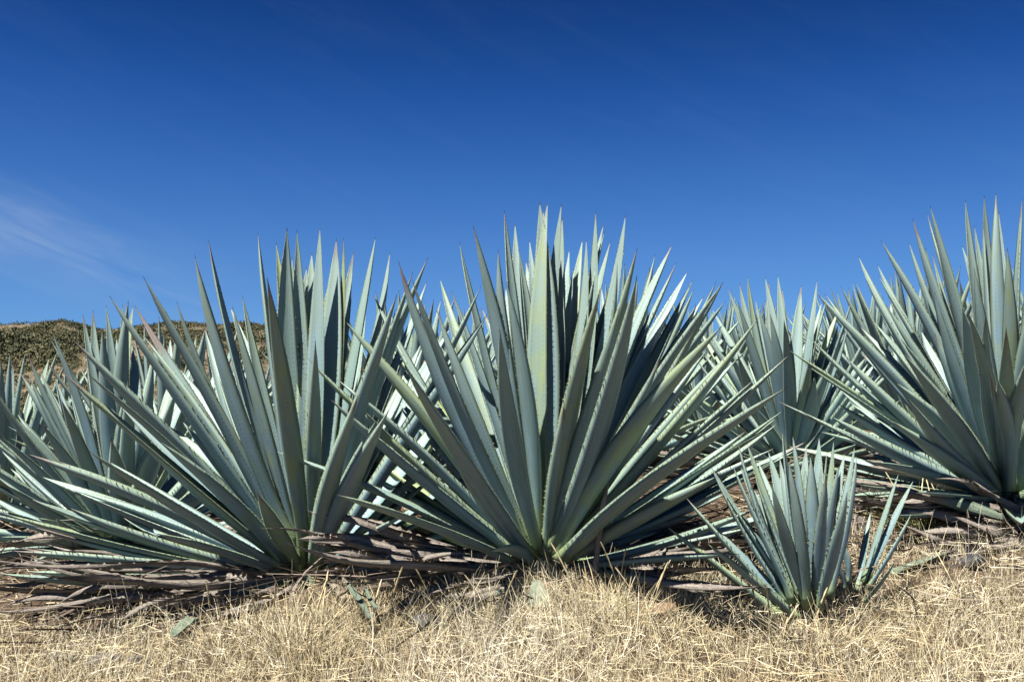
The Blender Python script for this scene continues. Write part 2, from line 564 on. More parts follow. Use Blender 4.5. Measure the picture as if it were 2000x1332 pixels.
def leaf_shape(P0, P1, P2, P3, az, width, nT=22, nU=7, roll=0.0, twist=0.0, channel=0.16, thick=1.0, teeth=0.017, tsize=0.0050,
               shrivel=0.0, seed=0, tip_cut=None):
    """vertices, faces, luv, tooth of one agave leaf along a cubic Bezier; az = horizontal unit vector away from the plant's axis"""
    r = np.random.default_rng(seed)
    t = np.linspace(0, 1, nT + 1)
    t = np.concatenate([t[:-1] ** 0.95, [0.972, 0.986, 1.0]]) if nT > 10 else np.concatenate([t[:-1], [0.975, 1.0]])
    t = np.unique(np.round(t, 4))
    P0, P1, P2, P3 = [np.asarray(p, float) for p in (P0, P1, P2, P3)]
    Lc = np.linalg.norm(P1 - P0) + np.linalg.norm(P2 - P1) + np.linalg.norm(P3 - P2)

    def bez(t):
        t = t[:, None]
        return (1 - t) ** 3 * P0 + 3 * (1 - t) ** 2 * t * P1 + 3 * (1 - t) * t ** 2 * P2 + t ** 3 * P3

    def tang(t):
        t = t[:, None]
        d = 3 * (1 - t) ** 2 * (P1 - P0) + 6 * (1 - t) * t * (P2 - P1) + 3 * t ** 2 * (P3 - P2)
        return d / np.linalg.norm(d, axis=1, keepdims=True)

    up = np.array([0, 0, 1.0])
    side0 = np.cross(az, up); side0 /= np.linalg.norm(side0)
    ph = r.uniform(0, 6, 4)

    def frame(t):
        p = bez(t); d = tang(t)
        if shrivel > 0:
            wob = shrivel * 0.075 * Lc
            p = p + side0 * (wob * (np.sin(t * 5 + ph[0]) - np.sin(ph[0])))[:, None] * (t[:, None] ** 1.0)
            p = p + up * (wob * 0.5 * (np.sin(t * 7 + ph[1]) - np.sin(ph[1])))[:, None] * t[:, None]
        s = side0 - d * (d @ side0)[:, None]
        s /= np.linalg.norm(s, axis=1, keepdims=True)
        n = np.cross(s, d)
        ang = roll + twist * t
        if shrivel > 0:
            ang = ang + shrivel * 2.2 * np.sin(t * 6 + ph[2]) * t
        ca, sa = np.cos(ang)[:, None], np.sin(ang)[:, None]
        s2 = s * ca + n * sa
        n2 = n * ca - s * sa
        w = width * np.interp(t, W_T, W_W)
        if shrivel > 0:
            w = w * (1 - shrivel * (0.30 + 0.35 * t + 0.13 * np.sin(t * 17 + ph[3])))
        return p, d, s2, n2, w

    p, d, s, n, w = frame(t)
    ch = channel * (1 + (3.2 * shrivel)) * np.interp(t, [0, .15, .5, .9, 1], [1.1, 1.0, .9, 1.2, 0.3])
    hh = thick * np.interp(t, [0, .08, .25, .5, .75, .93, 1], [.50, .42, .26, .17, .17, .32, .5]) * (1 - 0.4 * shrivel)
    us = np.linspace(-1, 1, nU)
    us = np.sign(us) * np.abs(us) ** 0.85
    rows = []
    luv = []
    for u in us:
        y = ch * w * (u * u - 0.5)
        rows.append(p + s * (u * w / 2)[:, None] + n * y[:, None]); luv.append(np.stack([np.full_like(t, u), t, np.ones_like(t)], 1))
    for u in us[-2:0:-1]:
        y = ch * w * (u * u - 0.5) - hh * w * (1 - u * u) ** 0.7
        rows.append(p + s * (u * w / 2)[:, None] + n * y[:, None]); luv.append(np.stack([np.full_like(t, u), t, -np.ones_like(t)], 1))
    Rn = len(rows)
    nt_ = len(t)
    V = np.stack(rows, 1).reshape(-1, 3)
    U = np.stack(luv, 1).reshape(-1, 3)
    i = np.arange(nt_ - 1)[:, None] * Rn
    j = np.arange(Rn)[None, :]
    j2 = (j + 1) % Rn
    Q = np.stack([i + j, i + j2, i + Rn + j2, i + Rn + j], -1).reshape(-1, 4).tolist()
    Q.append(list(range(Rn))[::-1])
    tooth = np.zeros(len(V))
    if teeth:
        k = int(Lc * 0.86 / teeth)
        tt = np.clip(np.linspace(0.06, 0.92, k) + r.normal(0, 0.0035, k), 0, 1)
        for sg in (-1, 1):
            p, d, s, n, w = frame(tt)
            c = np.interp(tt, t, ch)
            m = p + s * (sg * w / 2)[:, None] + n * (c * w * 0.5)[:, None]
            sz = tsize * r.uniform(0.35, 1.35, k)[:, None] * np.interp(tt, [0, .1, .7, 1], [.7, 1, .9, .4])[:, None]
            A = m - d * sz * 0.55 - s * sg * 0.0015
            B = m + d * sz * 0.55 - s * sg * 0.0015
            C = m - n * sz * 0.45 - s * sg * 0.001
            D = m + s * sg * sz + d * sz * 0.35 + n * sz * 0.25
            b0 = len(V)
            V = np.concatenate([V, np.stack([A, B, C, D], 1).reshape(-1, 3)])
            U = np.concatenate([U, np.repeat(np.stack([np.full(k, sg * 1.0), tt, np.zeros(k)], 1), 4, 0)])
            tooth = np.concatenate([tooth, np.tile([0.45, 0.45, 0.45, 1.0], k)])
            for q in range(k):
                o = b0 + q * 4
                Q += [[o, o + 1, o + 3], [o + 1, o + 2, o + 3], [o + 2, o, o + 3]]
    return V, Q, U, tooth


def leaf_mesh(*args, mat=None, **kw):
    V, Q, U, T = leaf_shape(*args, **kw)
    me = new_mesh('leaf', V, Q, mat or LEAF)
    attr(me, 'luv', 'FLOAT_VECTOR', U)
    attr(me, 'tooth', 'FLOAT', T)
    return me


def core_mesh(rad, h, seed):
    r = random.Random(seed)
    V, F = [], []
    nr, ns = 8, 20
    for i in range(nr + 1):
        f = i / nr
        for j in range(ns):
            th = 2 * math.pi * (j + 0.5 * (i % 2)) / ns
            q = rad * (0.75 + 0.35 * math.sin(math.pi * min(1, f * 1.15))) * (1 - 0.75 * f ** 3) * r.uniform(0.9, 1.1)
            V.append((q * math.cos(th), q * math.sin(th), -0.06 + f * (h + 0.06)))
    for i in range(nr):
        for j in range(ns):
            F.append((i * ns + j, i * ns + (j + 1) % ns, (i + 1) * ns + (j + 1) % ns, (i + 1) * ns + j))
    F.append(tuple(nr * ns + j for j in range(ns)))
    me = new_mesh('core', V, F, LEAF)
    n = len(V)
    attr(me, 'luv', 'FLOAT_VECTOR', np.stack([np.zeros(n), np.full(n, 0.02), np.zeros(n)], 1))
    attr(me, 'tooth', 'FLOAT', np.zeros(n))
    return me


LEAF_SEED = [100]


def add_leaf(plant, org, tip, width, dry=0.0, yel=0.0, kind='leaf', bend=None, green=0.0, base=None, L=None, pts=None, teeth=True, roll=None, shrivel=0.72):
    """a leaf of its own mesh from the heart of the plant (world org) to tip (world)"""
    LEAF_SEED[0] += 1
    sd = LEAF_SEED[0]
    r = random.Random(sd)
    loc = np.array(plant.location)
    v = np.asarray(tip) - org
    Ln = np.linalg.norm(v)
    hz = np.array([v[0], v[1], 0.0])
    hl = np.linalg.norm(hz)
    az = hz / hl if hl > 0.02 else np.array([math.cos(sd), math.sin(sd), 0])
    el = math.atan2(v[2], hl)
    el01 = max(0.0, min(1.0, el / (math.pi / 2)))
    rad = 0.10 * (1 - el01) + 0.025
    P0 = org + az * rad * (1 if Ln > 0.5 else 0.6) + np.array([0, 0, -0.05 + 0.13 * el01])
    if base is not None:
        P0 = np.asarray(base)
    P3 = np.asarray(tip, float)
    d = P3 - P0
    Ld = np.linalg.norm(d)
    side = np.cross(az, [0, 0, 1.0])
    nrm = np.cross(side, d / Ld)
    if pts is not None:
        P1, P2 = [np.asarray(q, float) for q in pts]
    else:
        b = r.uniform(-0.05, 0.035) if bend is None else bend
        sb = r.gauss(0, 0.02)
        P1 = P0 + d * 0.33 + nrm * (b * Ld) + side * (sb * Ld)
        P2 = P0 + d * 0.68 + nrm * (b * 0.9 * Ld) + side * (sb * Ld)
    isdry = kind == 'dry_leaf'
    me = leaf_mesh(P0 - loc, P1 - loc, P2 - loc, P3 - loc, az, width,
                   nT=22, nU=7, roll=(r.uniform(-0.32, 0.32) if roll is None else roll), twist=r.uniform(-0.25, 0.25), channel=(r.uniform(0.08, 0.18) if el01 > 0.74 else r.uniform(0.18, 0.36)),
                   teeth=(0.017 if teeth and not isdry else 0), shrivel=(shrivel * r.uniform(0.75, 1.1) if isdry else 0.0), seed=sd, mat=(DRY if isdry else LEAF),
                   thick=(0.8 if isdry else 1.0))
    o = link(kind, me, plant)
    o['dry'] = float(dry); o['yel'] = float(yel); o['green'] = float(green)
    return o


def solve_tip(org, px, py, mode, Ln, soft=1.0):
    """point on the pixel's ray at leaf length Ln from the heart; f nearer to, b farther from the photographer"""
    d = ray(px, py)
    oc = CAM - org
    b = float(np.dot(oc, d)); c = float(np.dot(oc, oc)) - Ln * Ln
    disc = b * b - c
    if disc < 0 or mode == 's':
        return CAM + d * (-b)
    q = math.sqrt(disc) * soft
    return CAM + d * ((-b - q) if mode == 'f' else (-b + q))


def plant_at(px, py, Y, label, group='blue agaves in rows', heart=0.07):
    p = at(px, py, Y)
    gz = float(ground_z(p[0], p[1]))
    pl = empty('agave_plant', (p[0], p[1], gz - 0.01), label, 'agave', group)
    org = np.array([p[0], p[1], max(p[2], gz + heart)])
    return pl, org


def traced(pl, org, L, leaves, wid, comp=0.7):
    for lf in leaves:
        x, y, mode = lf[:3]
        o = lf[3] if len(lf) > 3 else {}
        tip = solve_tip(org, x, y, mode, L * o.get('L', 1.0), 1.0 if 'L' in o else (.30 if mode == 'f' else .8))
        Ln = np.linalg.norm(tip - org)
        w = wid * (0.55 + 0.45 * Ln / L) * o.get('w', 1.0)
        rr = random.Random(int(x * 31 + y))
        add_leaf(pl, org, tip, w, o.get('d', rr.choice([0, 0, 0.04, 0.08, 0.16])), o.get('y', rr.choice([0, 0, 0.15, 0.3, 0.45, 0.6])), bend=o.get('b'), roll=o.get('roll'), teeth=o.get('teeth', True))
        if comp and 'f' != mode and rr.random() < comp:
            k = rr.uniform(.82, .96)
            v = (tip - org) * k
            hz = np.array([-v[1], v[0], 0.0])
            v = v + hz / (np.linalg.norm(hz) + 1e-6) * rr.choice((-1, 1)) * rr.uniform(.05, .11) * Ln + np.array([0, rr.uniform(.02, .14), 0])
            t2 = org + v * (Ln * k / np.linalg.norm(v))
            add_leaf(pl, org, t2, w * rr.uniform(.8, 1.0), rr.choice([0, 0, .05, .12]), rr.choice([0, .15, .3, .5]))


def dry_traced(pl, org, items, wid):
    """dried lower leaves: tip, way point and foot as pixels with a distance each"""
    for it in items:
        (x0, y0, Y0), (x1, y1, Y1), (x2, y2, Y2) = it[:3]
        o = it[3] if len(it) > 3 else {}
        A, B, C = at(x0, y0, Y0), at(x1, y1, Y1), at(x2, y2, Y2)
        # through way point B at t = .5
        K = (B * 8 - A - C) / 6
        P1 = C + (K - C) * 0.75; P2 = A + (K - A) * 0.75
        for q in (A, P1, P2, C):
            q[2] = max(q[2], float(ground_z(q[0], q[1])) + 0.012)
        add_leaf(pl, org, A, wid * o.get('w', 1.0), kind='dry_leaf', green=o.get('g', 0.0), base=C, pts=(P1, P2), shrivel=o.get('s', 0.74))


def filler(pl, org, L, n, wid, el=(10, 85), az=(0, 360), seed=0, ls=(0.6, 0.9), dry=0.0):
    r = random.Random(seed)
    for i in range(n):
        e = R(el[0] + (el[1] - el[0]) * (i + 0.5) / n + r.uniform(-4, 4))
        a_ = R(az[0] + ((i * 137.5) % 360) / 360 * (az[1] - az[0]) + r.uniform(-9, 9))
        Ln = L * r.uniform(*ls)
        tip = org + Ln * np.array([math.cos(e) * math.cos(a_), math.cos(e) * math.sin(a_), math.sin(e)])
        gz = float(ground_z(tip[0], tip[1])) + 0.03
        tip[2] = max(tip[2], gz)
        isd = r.random() < dry
        add_leaf(pl, org, tip, wid * r.uniform(0.75, 1.0), r.choice([0, 0, .05, .15]), r.choice([0, 0, .2]), kind='dry_leaf' if isd else 'leaf', green=r.choice([0, 0, .4]))


# ------------------------------------------------------------------ the large agave in the middle
WID = 0.078
pl, org = plant_at(1060, 1088, 3.6, 'largest blue agave in the middle with a tall sheaf of upright leaves')
link('core', core_mesh(0.10, 0.17, 1), pl)
C_LEAVES = [
    (1054, 393, 'b', {'w': 1.4, 'roll': 0}), (1070, 394, 'b'), (1062, 409, 'b', {'y': .6}), (1097, 396, 'b'), (1099, 423, 'b', {'w': 1.4, 'd': .07, 'roll': 0}), (985, 410, 'b'), (1006, 435, 'b', {'y': .3}),
    (973, 486, 's'), (924, 440, 's', {'d': .14}), (897, 471, 'b', {'y': .4}), (1027, 508, 'b', {'L': .92, 'y': .5}), (1035, 515, 'b', {'L': .95}), (1163, 410, 'b', {'y': .5}),
    (1179, 437, 'b', {'y': .4}), (1222, 418, 'b'), (1138, 467, 'b'), (1112, 486, 'b'), (1127, 513, 'b', {'L': .92}), (1193, 469, 'b', {'d': .1}), (1220, 488, 'b', {'y': .3}),
    (1245, 482, 's'), (1244, 537, 'f', {'L': .93}), (1280, 495, 'b'), (1173, 562, 'f', {'L': .85, 'w': .92}), (976, 641, 'f', {'L': .74, 'w': .95}), (1101, 792, 'f', {'L': .52, 'd': .2, 'w': .95}),
    (1314, 476, 'b', {'d': .12}), (1322, 511, 'b'), (1343, 530, 'b', {'y': .3}), (1353, 546, 'b', {'d': .08}), (1399, 548, 's'), (1413, 550, 'f'), (1375, 578, 'b'), (1412, 635, 'f', {'L': .95}),
    (1482, 619, 's', {'w': 1.05}), (1543, 691, 's', {'d': .12}), (1540, 754, 'f', {'L': .98}), (1531, 800, 'b'), (1376, 776, 'b', {'L': .8, 'y': .3}), (1290, 700, 'f', {'L': .7}),
    (859, 543, 'b', {'y': .6}), (778, 509, 's', {'d': .22, 'w': 1.05}), (805, 545, 'f', {'w': .9, 'd': .1}), (673, 625, 's', {'w': 1.05}), (729, 574, 'b', {'d': .12}), (757, 670, 'b', {'y': .95, 'w': 1.1, 'L': .9}), (789, 709, 'f', {'L': .86}),
    (600, 698, 's'), (642, 776, 'f', {'d': .12}), (633, 797, 'b', {'y': .9, 'w': 1.1, 'd': .1}), (535, 880, 's', {'w': .9, 'd': .05}), (655, 965, 'f', {'L': .72, 'd': .12}), (530, 955, 'b', {'L': 1.08, 'y': .9, 'w': .75}),
    (885, 893, 'f', {'L': .5, 'w': 1.05, 'b': -.05}), (1190, 1002, 'f', {'L': .36, 'w': 1.15, 'b': -.06}), (958, 1076, 'f', {'L': .36, 'w': 1.0, 'b': .10}), (1517, 815, 'b', {'w': .9}),
    (1575, 862, 'b', {'d': .2}), (1515, 874, 's', {'y': .3}), (1484, 988, 'f', {'w': .85}), (1447, 1081, 'f', {'w': .85, 'd': .15, 'L': .62}), (1480, 1026, 's', {'w': .8}), (1400, 930, 'f', {'y': .5, 'L': .62}),
    (700, 860, 'b', {'L': .9}), (745, 910, 'b', {'L': .8}), (700, 1030, 's', {'L': .7}), (765, 1062, 'b', {'L': .7, 'w': .9}), (690, 1000, 'b', {'L': .8}), (1340, 1040, 's'), (1392, 1012, 'b', {'L': .8}), (1300, 1085, 'b', {'L': .6}), (1425, 960, 'b', {'L': .9}),
    (1210, 600, 'f', {'L': .8}), (940, 600, 'b', {'L': .9}), (880, 640, 'b', {'L': .92}), (1330, 640, 'b', {'L': .95}), (1440, 700, 'b', {'L': .98}),
]
traced(pl, org, 1.335, C_LEAVES, WID)
filler(pl, org, 1.25, 22, WID, el=(10, 56), az=(10, 170), seed=3, ls=(.65, .92))
filler(pl, org, 1.0, 16, WID * .85, el=(-6, 8), az=(0, 180), seed=33, ls=(.7, 1.0), dry=.5)
dry_traced(pl, org, [
    ((598, 990, 3.42), (735, 1044, 3.45), (1000, 1098, 3.56), {'w': .75}),
    ((584, 1047, 3.34), (700, 1064, 3.38), (1010, 1110, 3.52), {'w': .9}),
    ((640, 1073, 3.26), (790, 1106, 3.30), (1015, 1122, 3.5), {'w': .9}),
    ((737, 1084, 3.30), (850, 1105, 3.36), (1010, 1106, 3.5), {'w': .8}),
    ((600, 1062, 3.4), (790, 1092, 3.40), (1000, 1106, 3.55), {'w': .7}),
    ((730, 1216, 3.12), (800, 1165, 3.2), (1000, 1140, 3.46), {'w': .7}),
    ((803, 1216, 3.10), (890, 1168, 3.2), (1020, 1136, 3.44), {'w': .7}),
    ((846, 1238, 3.06), (940, 1180, 3.18), (1040, 1136, 3.42), {'w': .75, 'g': .35}),
    ((832, 1157, 3.2), (930, 1137, 3.3), (1020, 1122, 3.46), {'w': .6}),
    ((700, 1150, 3.28), (850, 1143, 3.34), (1020, 1120, 3.5), {'w': .8, 'g': .4}),
    ((760, 1185, 3.2), (880, 1150, 3.3), (1020, 1126, 3.48), {'w': .7}),
    ((1330, 1112, 3.4), (1240, 1124, 3.44), (1110, 1118, 3.54), {'w': .8}),
    ((1420, 1065, 3.55), (1280, 1100, 3.5), (1110, 1110, 3.56), {'w': .9, 'g': .6}),
    ((1385, 1130, 3.44), (1250, 1120, 3.5), (1110, 1112, 3.56), {'w': .7}),
    ((1300, 1050, 3.7), (1268, 1090, 3.68), (1150, 1112, 3.66), {'w': .4}),
], .062)

filler(pl, org, 1.0, 14, .040, el=(-6, 8), az=(168, 225), seed=61, ls=(.7, 1.05), dry=1.0)
filler(pl, org, 1.0, 8, .040, el=(-5, 8), az=(318, 372), seed=62, ls=(.7, 1.0), dry=1.0)

# ------------------------------------------------------------------ the agave to its left
pl, org = plant_at(603, 1106, 3.75, 'large blue agave with wide fanned leaves beside the largest one, in front of the hill')
link('core', core_mesh(0.10, 0.17, 2), pl)
A_LEAVES = [
    (504, 453, 'b'), (539, 472, 'b', {'y': .8}), (561, 444, 'b', {'w': 1.4, 'roll': 0}), (580, 448, 'b'), (608, 522, 'b', {'d': .25, 'w': .7}), (625, 442, 'b'), (657, 465, 'b', {'w': 1.4, 'roll': 0}), (671, 463, 'b', {'y': .9, 'w': .8}),
    (691, 490, 'b', {'d': .16, 'y': .5}), (734, 461, 'b'), (762, 490, 'b', {'d': .07}), (776, 573, 'f', {'L': .91, 'w': .9}), (836, 502, 's', {'d': .12}), (834, 548, 'b', {'d': .08}), (407, 467, 'b', {'d': .2}),
    (380, 497, 's', {'d': .1}), (279, 538, 's', {'d': .05}), (213, 576, 's', {'d': .05, 'w': 1.05}), (263, 596, 'b', {'d': .4, 'y': .4}), (139, 660, 's'), (118, 723, 's', {'d': .22}), (168, 726, 'f', {'d': .07}),
    (522, 541, 'f', {'L': .92, 'w': 1.0}), (616, 663, 'f', {'L': .72, 'w': .85}), (51, 885, 's', {'d': .2}), (170, 878, 'f', {'L': .78}), (126, 949, 'b', {'d': .15}), (57, 973, 's', {'d': .1}),
    (503, 961, 'f', {'L': .38, 'w': 1.15, 'd': .2}), (64, 1028, 's', {'d': .45, 'w': .9}), (700, 770, 'f', {'L': .75}), (760, 800, 'f', {'L': .78}), (880, 640, 'b', {'L': 1.05}), (940, 557, 's', {'d': .03}),
    (953, 612, 's', {'d': .08}), (830, 700, 'b', {'L': .95, 'd': .2}), (860, 760, 'b'), (735, 820, 'f', {'L': .62, 'w': .9}), (900, 830, 's', {'w': .9}), (450, 600, 'b', {'L': .95}), (330, 700, 'b', {'L': .95}),
    (545, 620, 'b', {'L': .85}), (640, 560, 'b', {'L': .9}), (715, 600, 'b', {'L': .9}), (400, 640, 'b', {'L': .92}), (250, 800, 'b', {'L': .95}), (310, 860, 'f', {'L': .62}), (850, 930, 's', {'L': .8, 'w': .8}),
    (800, 1000, 'f', {'L': .48, 'w': .7}), (760, 1040, 'b', {'L': .6, 'w': .8}), (240, 1010, 'b', {'L': .9}), (300, 1040, 'f', {'L': .52}), (870, 880, 's'), (905, 960, 'b', {'L': .9}), (840, 1010, 's', {'w': .9}), (900, 1050, 'b', {'L': .8}), (0, 1000, 's', {'w': .9}), (20, 1075, 's', {'d': .2}), (90, 1062, 'b', {'d': .3}), (165, 1092, 's', {'L': .8}), (-10, 1118, 's', {'w': .9}), (80, 930, 'b'), (200, 970, 'b', {'L': .9}),
]
traced(pl, org, 1.33, A_LEAVES, WID)
filler(pl, org, 1.22, 20, WID, el=(10, 56), az=(10, 170), seed=5, ls=(.65, .92))
filler(pl, org, 1.0, 14, WID * .85, el=(-6, 8), az=(0, 180), seed=35, ls=(.7, 1.0), dry=.5)
dry_traced(pl, org, [
    ((142, 1096, 3.5), (340, 1103, 3.56), (560, 1124, 3.68), {'w': .9}),
    ((99, 1126, 3.42), (330, 1128, 3.5), (560, 1136, 3.64), {'w': 1.0}),
    ((370, 1122, 3.46), (450, 1128, 3.52), (565, 1142, 3.64), {'w': 1.0}),
    ((248, 1044, 3.6), (380, 1072, 3.62), (560, 1118, 3.7), {'w': .8}),
    ((83, 1096, 3.56), (260, 1116, 3.6), (540, 1130, 3.7), {'w': .7}),
    ((150, 1216, 3.2), (330, 1182, 3.36), (560, 1148, 3.6), {'w': 1.0, 'g': .2}),
    ((131, 1228, 3.14), (215, 1172, 3.3), (400, 1150, 3.5), {'w': .55}),
    ((300, 1238, 3.14), (375, 1196, 3.24), (540, 1160, 3.5), {'w': .6}),
    ((356, 1266, 3.06), (440, 1216, 3.2), (580, 1160, 3.5), {'w': .75}),
    ((0, 1140, 3.4), (130, 1136, 3.46), (420, 1150, 3.6), {'w': .8}),
    ((106, 1184, 3.3), (230, 1150, 3.4), (480, 1146, 3.6), {'w': .7, 'g': .4}),
    ((-20, 1110, 3.5), (120, 1112, 3.54), (400, 1136, 3.64), {'w': .8}),
    ((220, 1210, 3.2), (300, 1176, 3.32), (520, 1150, 3.56), {'w': .6}),
    ((430, 1222, 3.16), (490, 1190, 3.3), (590, 1156, 3.56), {'w': .7, 'g': .5}),
    ((0, 1176, 3.36), (150, 1160, 3.44), (420, 1150, 3.6), {'w': .8, 'g': .5}),
    ((640, 1186, 3.24), (660, 1160, 3.36), (640, 1130, 3.62), {'w': .7}),
    ((790, 1120, 3.6), (720, 1124, 3.6), (640, 1122, 3.7), {'w': .8}),
    ((840, 1152, 3.36), (740, 1142, 3.46), (640, 1132, 3.66), {'w': .7}),
], .062)

filler(pl, org, 1.1, 20, .042, el=(-6, 9), az=(164, 228), seed=63, ls=(.7, 1.1), dry=1.0)
filler(pl, org, .9, 8, .040, el=(-6, 6), az=(312, 368), seed=64, ls=(.6, .95), dry=1.0)

# ------------------------------------------------------------------ the agave behind on the left
pl, org = plant_at(238, 1056, 4.9, 'blue agave standing low behind the fanned one, its sheaf against the hill')
link('core', core_mesh(0.10, 0.17, 3), pl)
traced(pl, org, 1.24, [
    (162, 613, 'b'), (182, 605, 'b'), (207, 596, 'b'), (239, 594, 'b'), (251, 587, 'f', {'w': 1.1}), (261, 596, 'b'), (200, 640, 'f', {'w': 1.15}), (102, 649, 's'), (55, 691, 's', {'d': .2}), (55, 730, 's', {'y': .3}),
    (81, 728, 'b'), (169, 712, 'b', {'d': .2, 'w': .7}), (312, 650, 'b'), (300, 700, 'f'), (0, 790, 's'), (-40, 840, 's'), (0, 850, 'f'), (0, 975, 's', {'y': .3}), (120, 780, 'f', {'L': .85}), (250, 740, 'f', {'L': .8}),
    (310, 850, 'f', {'L': .6}), (380, 700, 'b'), (420, 760, 's'), (345, 760, 'f', {'L': .85}), (-60, 920, 's'), (20, 900, 'b'), (460, 850, 's'), (-30, 1000, 's'), (0, 1048, 'f'), (150, 800, 'b'), (210, 760, 'b'),
    (440, 930, 'b'), (-40, 1040, 'b'), (110, 1010, 'f', {'L': .8}), (30, 1060, 's', {'L': .9}), (-60, 1082, 's'), (60, 1100, 'f', {'L': .7}), (130, 1112, 'f', {'L': .6}), (-30, 960, 'b'), (40, 820, 'b'),
], .080)
filler(pl, org, 1.15, 26, .104, el=(8, 62), az=(0, 360), seed=7, ls=(.6, .88))
filler(pl, org, 0.95, 16, .11, el=(-6, 5), az=(0, 360), seed=37, ls=(.7, 1.0), dry=.6)

# ------------------------------------------------------------------ the agave on the far right
pl, org = plant_at(1968, 950, 4.3, 'tall blue agave on the rise at the right edge, cut off by the frame')
link('core', core_mesh(0.10, 0.17, 4), pl)
traced(pl, org, 1.30, [
    (1676, 499, 'b'), (1692, 546, 's'), (1713, 515, 'b'), (1720, 469, 's'), (1782, 426, 's', {'d': .18, 'y': .3}), (1810, 414, 'b', {'d': .1}), (1816, 400, 's', {'w': 1.05}), (1885, 389, 'b'), (1922, 381, 'b', {'y': .3}),
    (1945, 375, 'b', {'d': .14}), (1950, 412, 'b'), (1996, 386, 'b'), (1967, 483, 'f', {'d': .1}), (1825, 569, 'f', {'w': .9}), (1598, 575, 's', {'y': .4, 'w': 1.05}), (1611, 573, 'b', {'d': .06}), (1902, 522, 'f', {'w': .9}),
    (1889, 606, 'f', {'L': .9, 'y': .5, 'w': .8}), (1925, 610, 'f', {'L': .85, 'w': .8}), (1579, 656, 's'), (1538, 682, 's', {'y': .6}), (1759, 661, 'f', {'d': .1}), (1762, 687, 'f', {'L': .9}), (1515, 781, 's', {'w': .8}),
    (1771, 774, 'f', {'L': .85, 'y': .3}), (1930, 715, 'f', {'L': .75, 'd': .35, 'w': .5}), (2060, 420, 'b'), (2100, 470, 'b'), (2040, 400, 'f'), (2150, 540, 'b'), (2200, 600, 's'), (2120, 560, 'f'), (2020, 560, 'f'),
    (2250, 700, 's'), (2280, 780, 'b'), (1850, 640, 'b'), (1800, 700, 'b'), (1640, 760, 'b'), (1660, 850, 's', {'w': .85}), (1600, 842, 'b', {'w': .9}), (1690, 900, 'f', {'w': .8, 'L': .92}), (1740, 820, 'f', {'L': .8}),
    (1830, 780, 'f', {'L': .65}), (1640, 930, 's', {'w': .8}), (1965, 640, 'f', {'L': .85}), (2010, 690, 'f', {'L': .75}), (1630, 960, 's', {'w': .8}), (1680, 985, 's', {'w': .8, 'L': .9}), (1730, 1005, 'f', {'w': .8, 'L': .8}), (1610, 905, 'b', {'w': .8}), (1790, 960, 'f', {'L': .7, 'w': .8}), (1700, 870, 'b', {'w': .9}),
], .080)
filler(pl, org, 1.2, 26, .104, el=(8, 62), az=(0, 360), seed=9, ls=(.6, .9))
dry_traced(pl, org, [
    ((1679, 940, 3.75), (1830, 984, 3.8), (2060, 1074, 3.9), {'w': .85, 'g': .5}),
    ((1832, 922, 3.85), (1900, 962, 3.9), (2060, 1040, 4.0), {'w': .6}),
    ((1722, 1020, 3.62), (1866, 1066, 3.7), (2060, 1120, 3.85), {'w': .8}),
    ((1754, 1058, 3.66), (1860, 1080, 3.72), (2060, 1092, 3.9), {'w': .6}),
    ((1803, 1106, 3.52), (1900, 1140, 3.6), (2080, 1140, 3.8), {'w': .7}),
    ((1700, 905, 4.1), (1800, 940, 4.15), (1960, 965, 4.25), {'w': .9}),
    ((1850, 1160, 3.5), (1920, 1162, 3.55), (2080, 1150, 3.75), {'w': .6}),
    ((1950, 1064, 3.7), (2010, 1075, 3.75), (2100, 1080, 3.9), {'w': .7}),
    ((1650, 975, 3.9), (1780, 985, 3.95), (1990, 1000, 4.1), {'w': .9, 'g': .4}),
    ((1700, 1000, 3.8), (1820, 1010, 3.86), (2040, 1045, 4.0), {'w': .8}),
    ((1760, 960, 3.9), (1860, 985, 3.95), (2030, 1010, 4.1), {'w': .9}),
    ((1790, 1040, 3.66), (1890, 1050, 3.74), (2060, 1070, 3.9), {'w': .8}),
    ((1860, 1010, 3.7), (1930, 1035, 3.78), (2080, 1060, 3.9), {'w': .9}),
    ((1840, 1100, 3.56), (1930, 1108, 3.64), (2080, 1110, 3.8), {'w': .9}),
    ((1620, 955, 4.1), (1760, 958, 4.15), (1960, 975, 4.25), {'w': .9, 'g': .6}),
], .074)
filler(pl, org, 0.95, 18, .11, el=(-8, 4), az=(0, 360), seed=39, ls=(.7, 1.0), dry=.6)

filler(pl, org, 1.1, 14, .045, el=(-8, 4), az=(168, 235), seed=65, ls=(.7, 1.0), dry=.8)

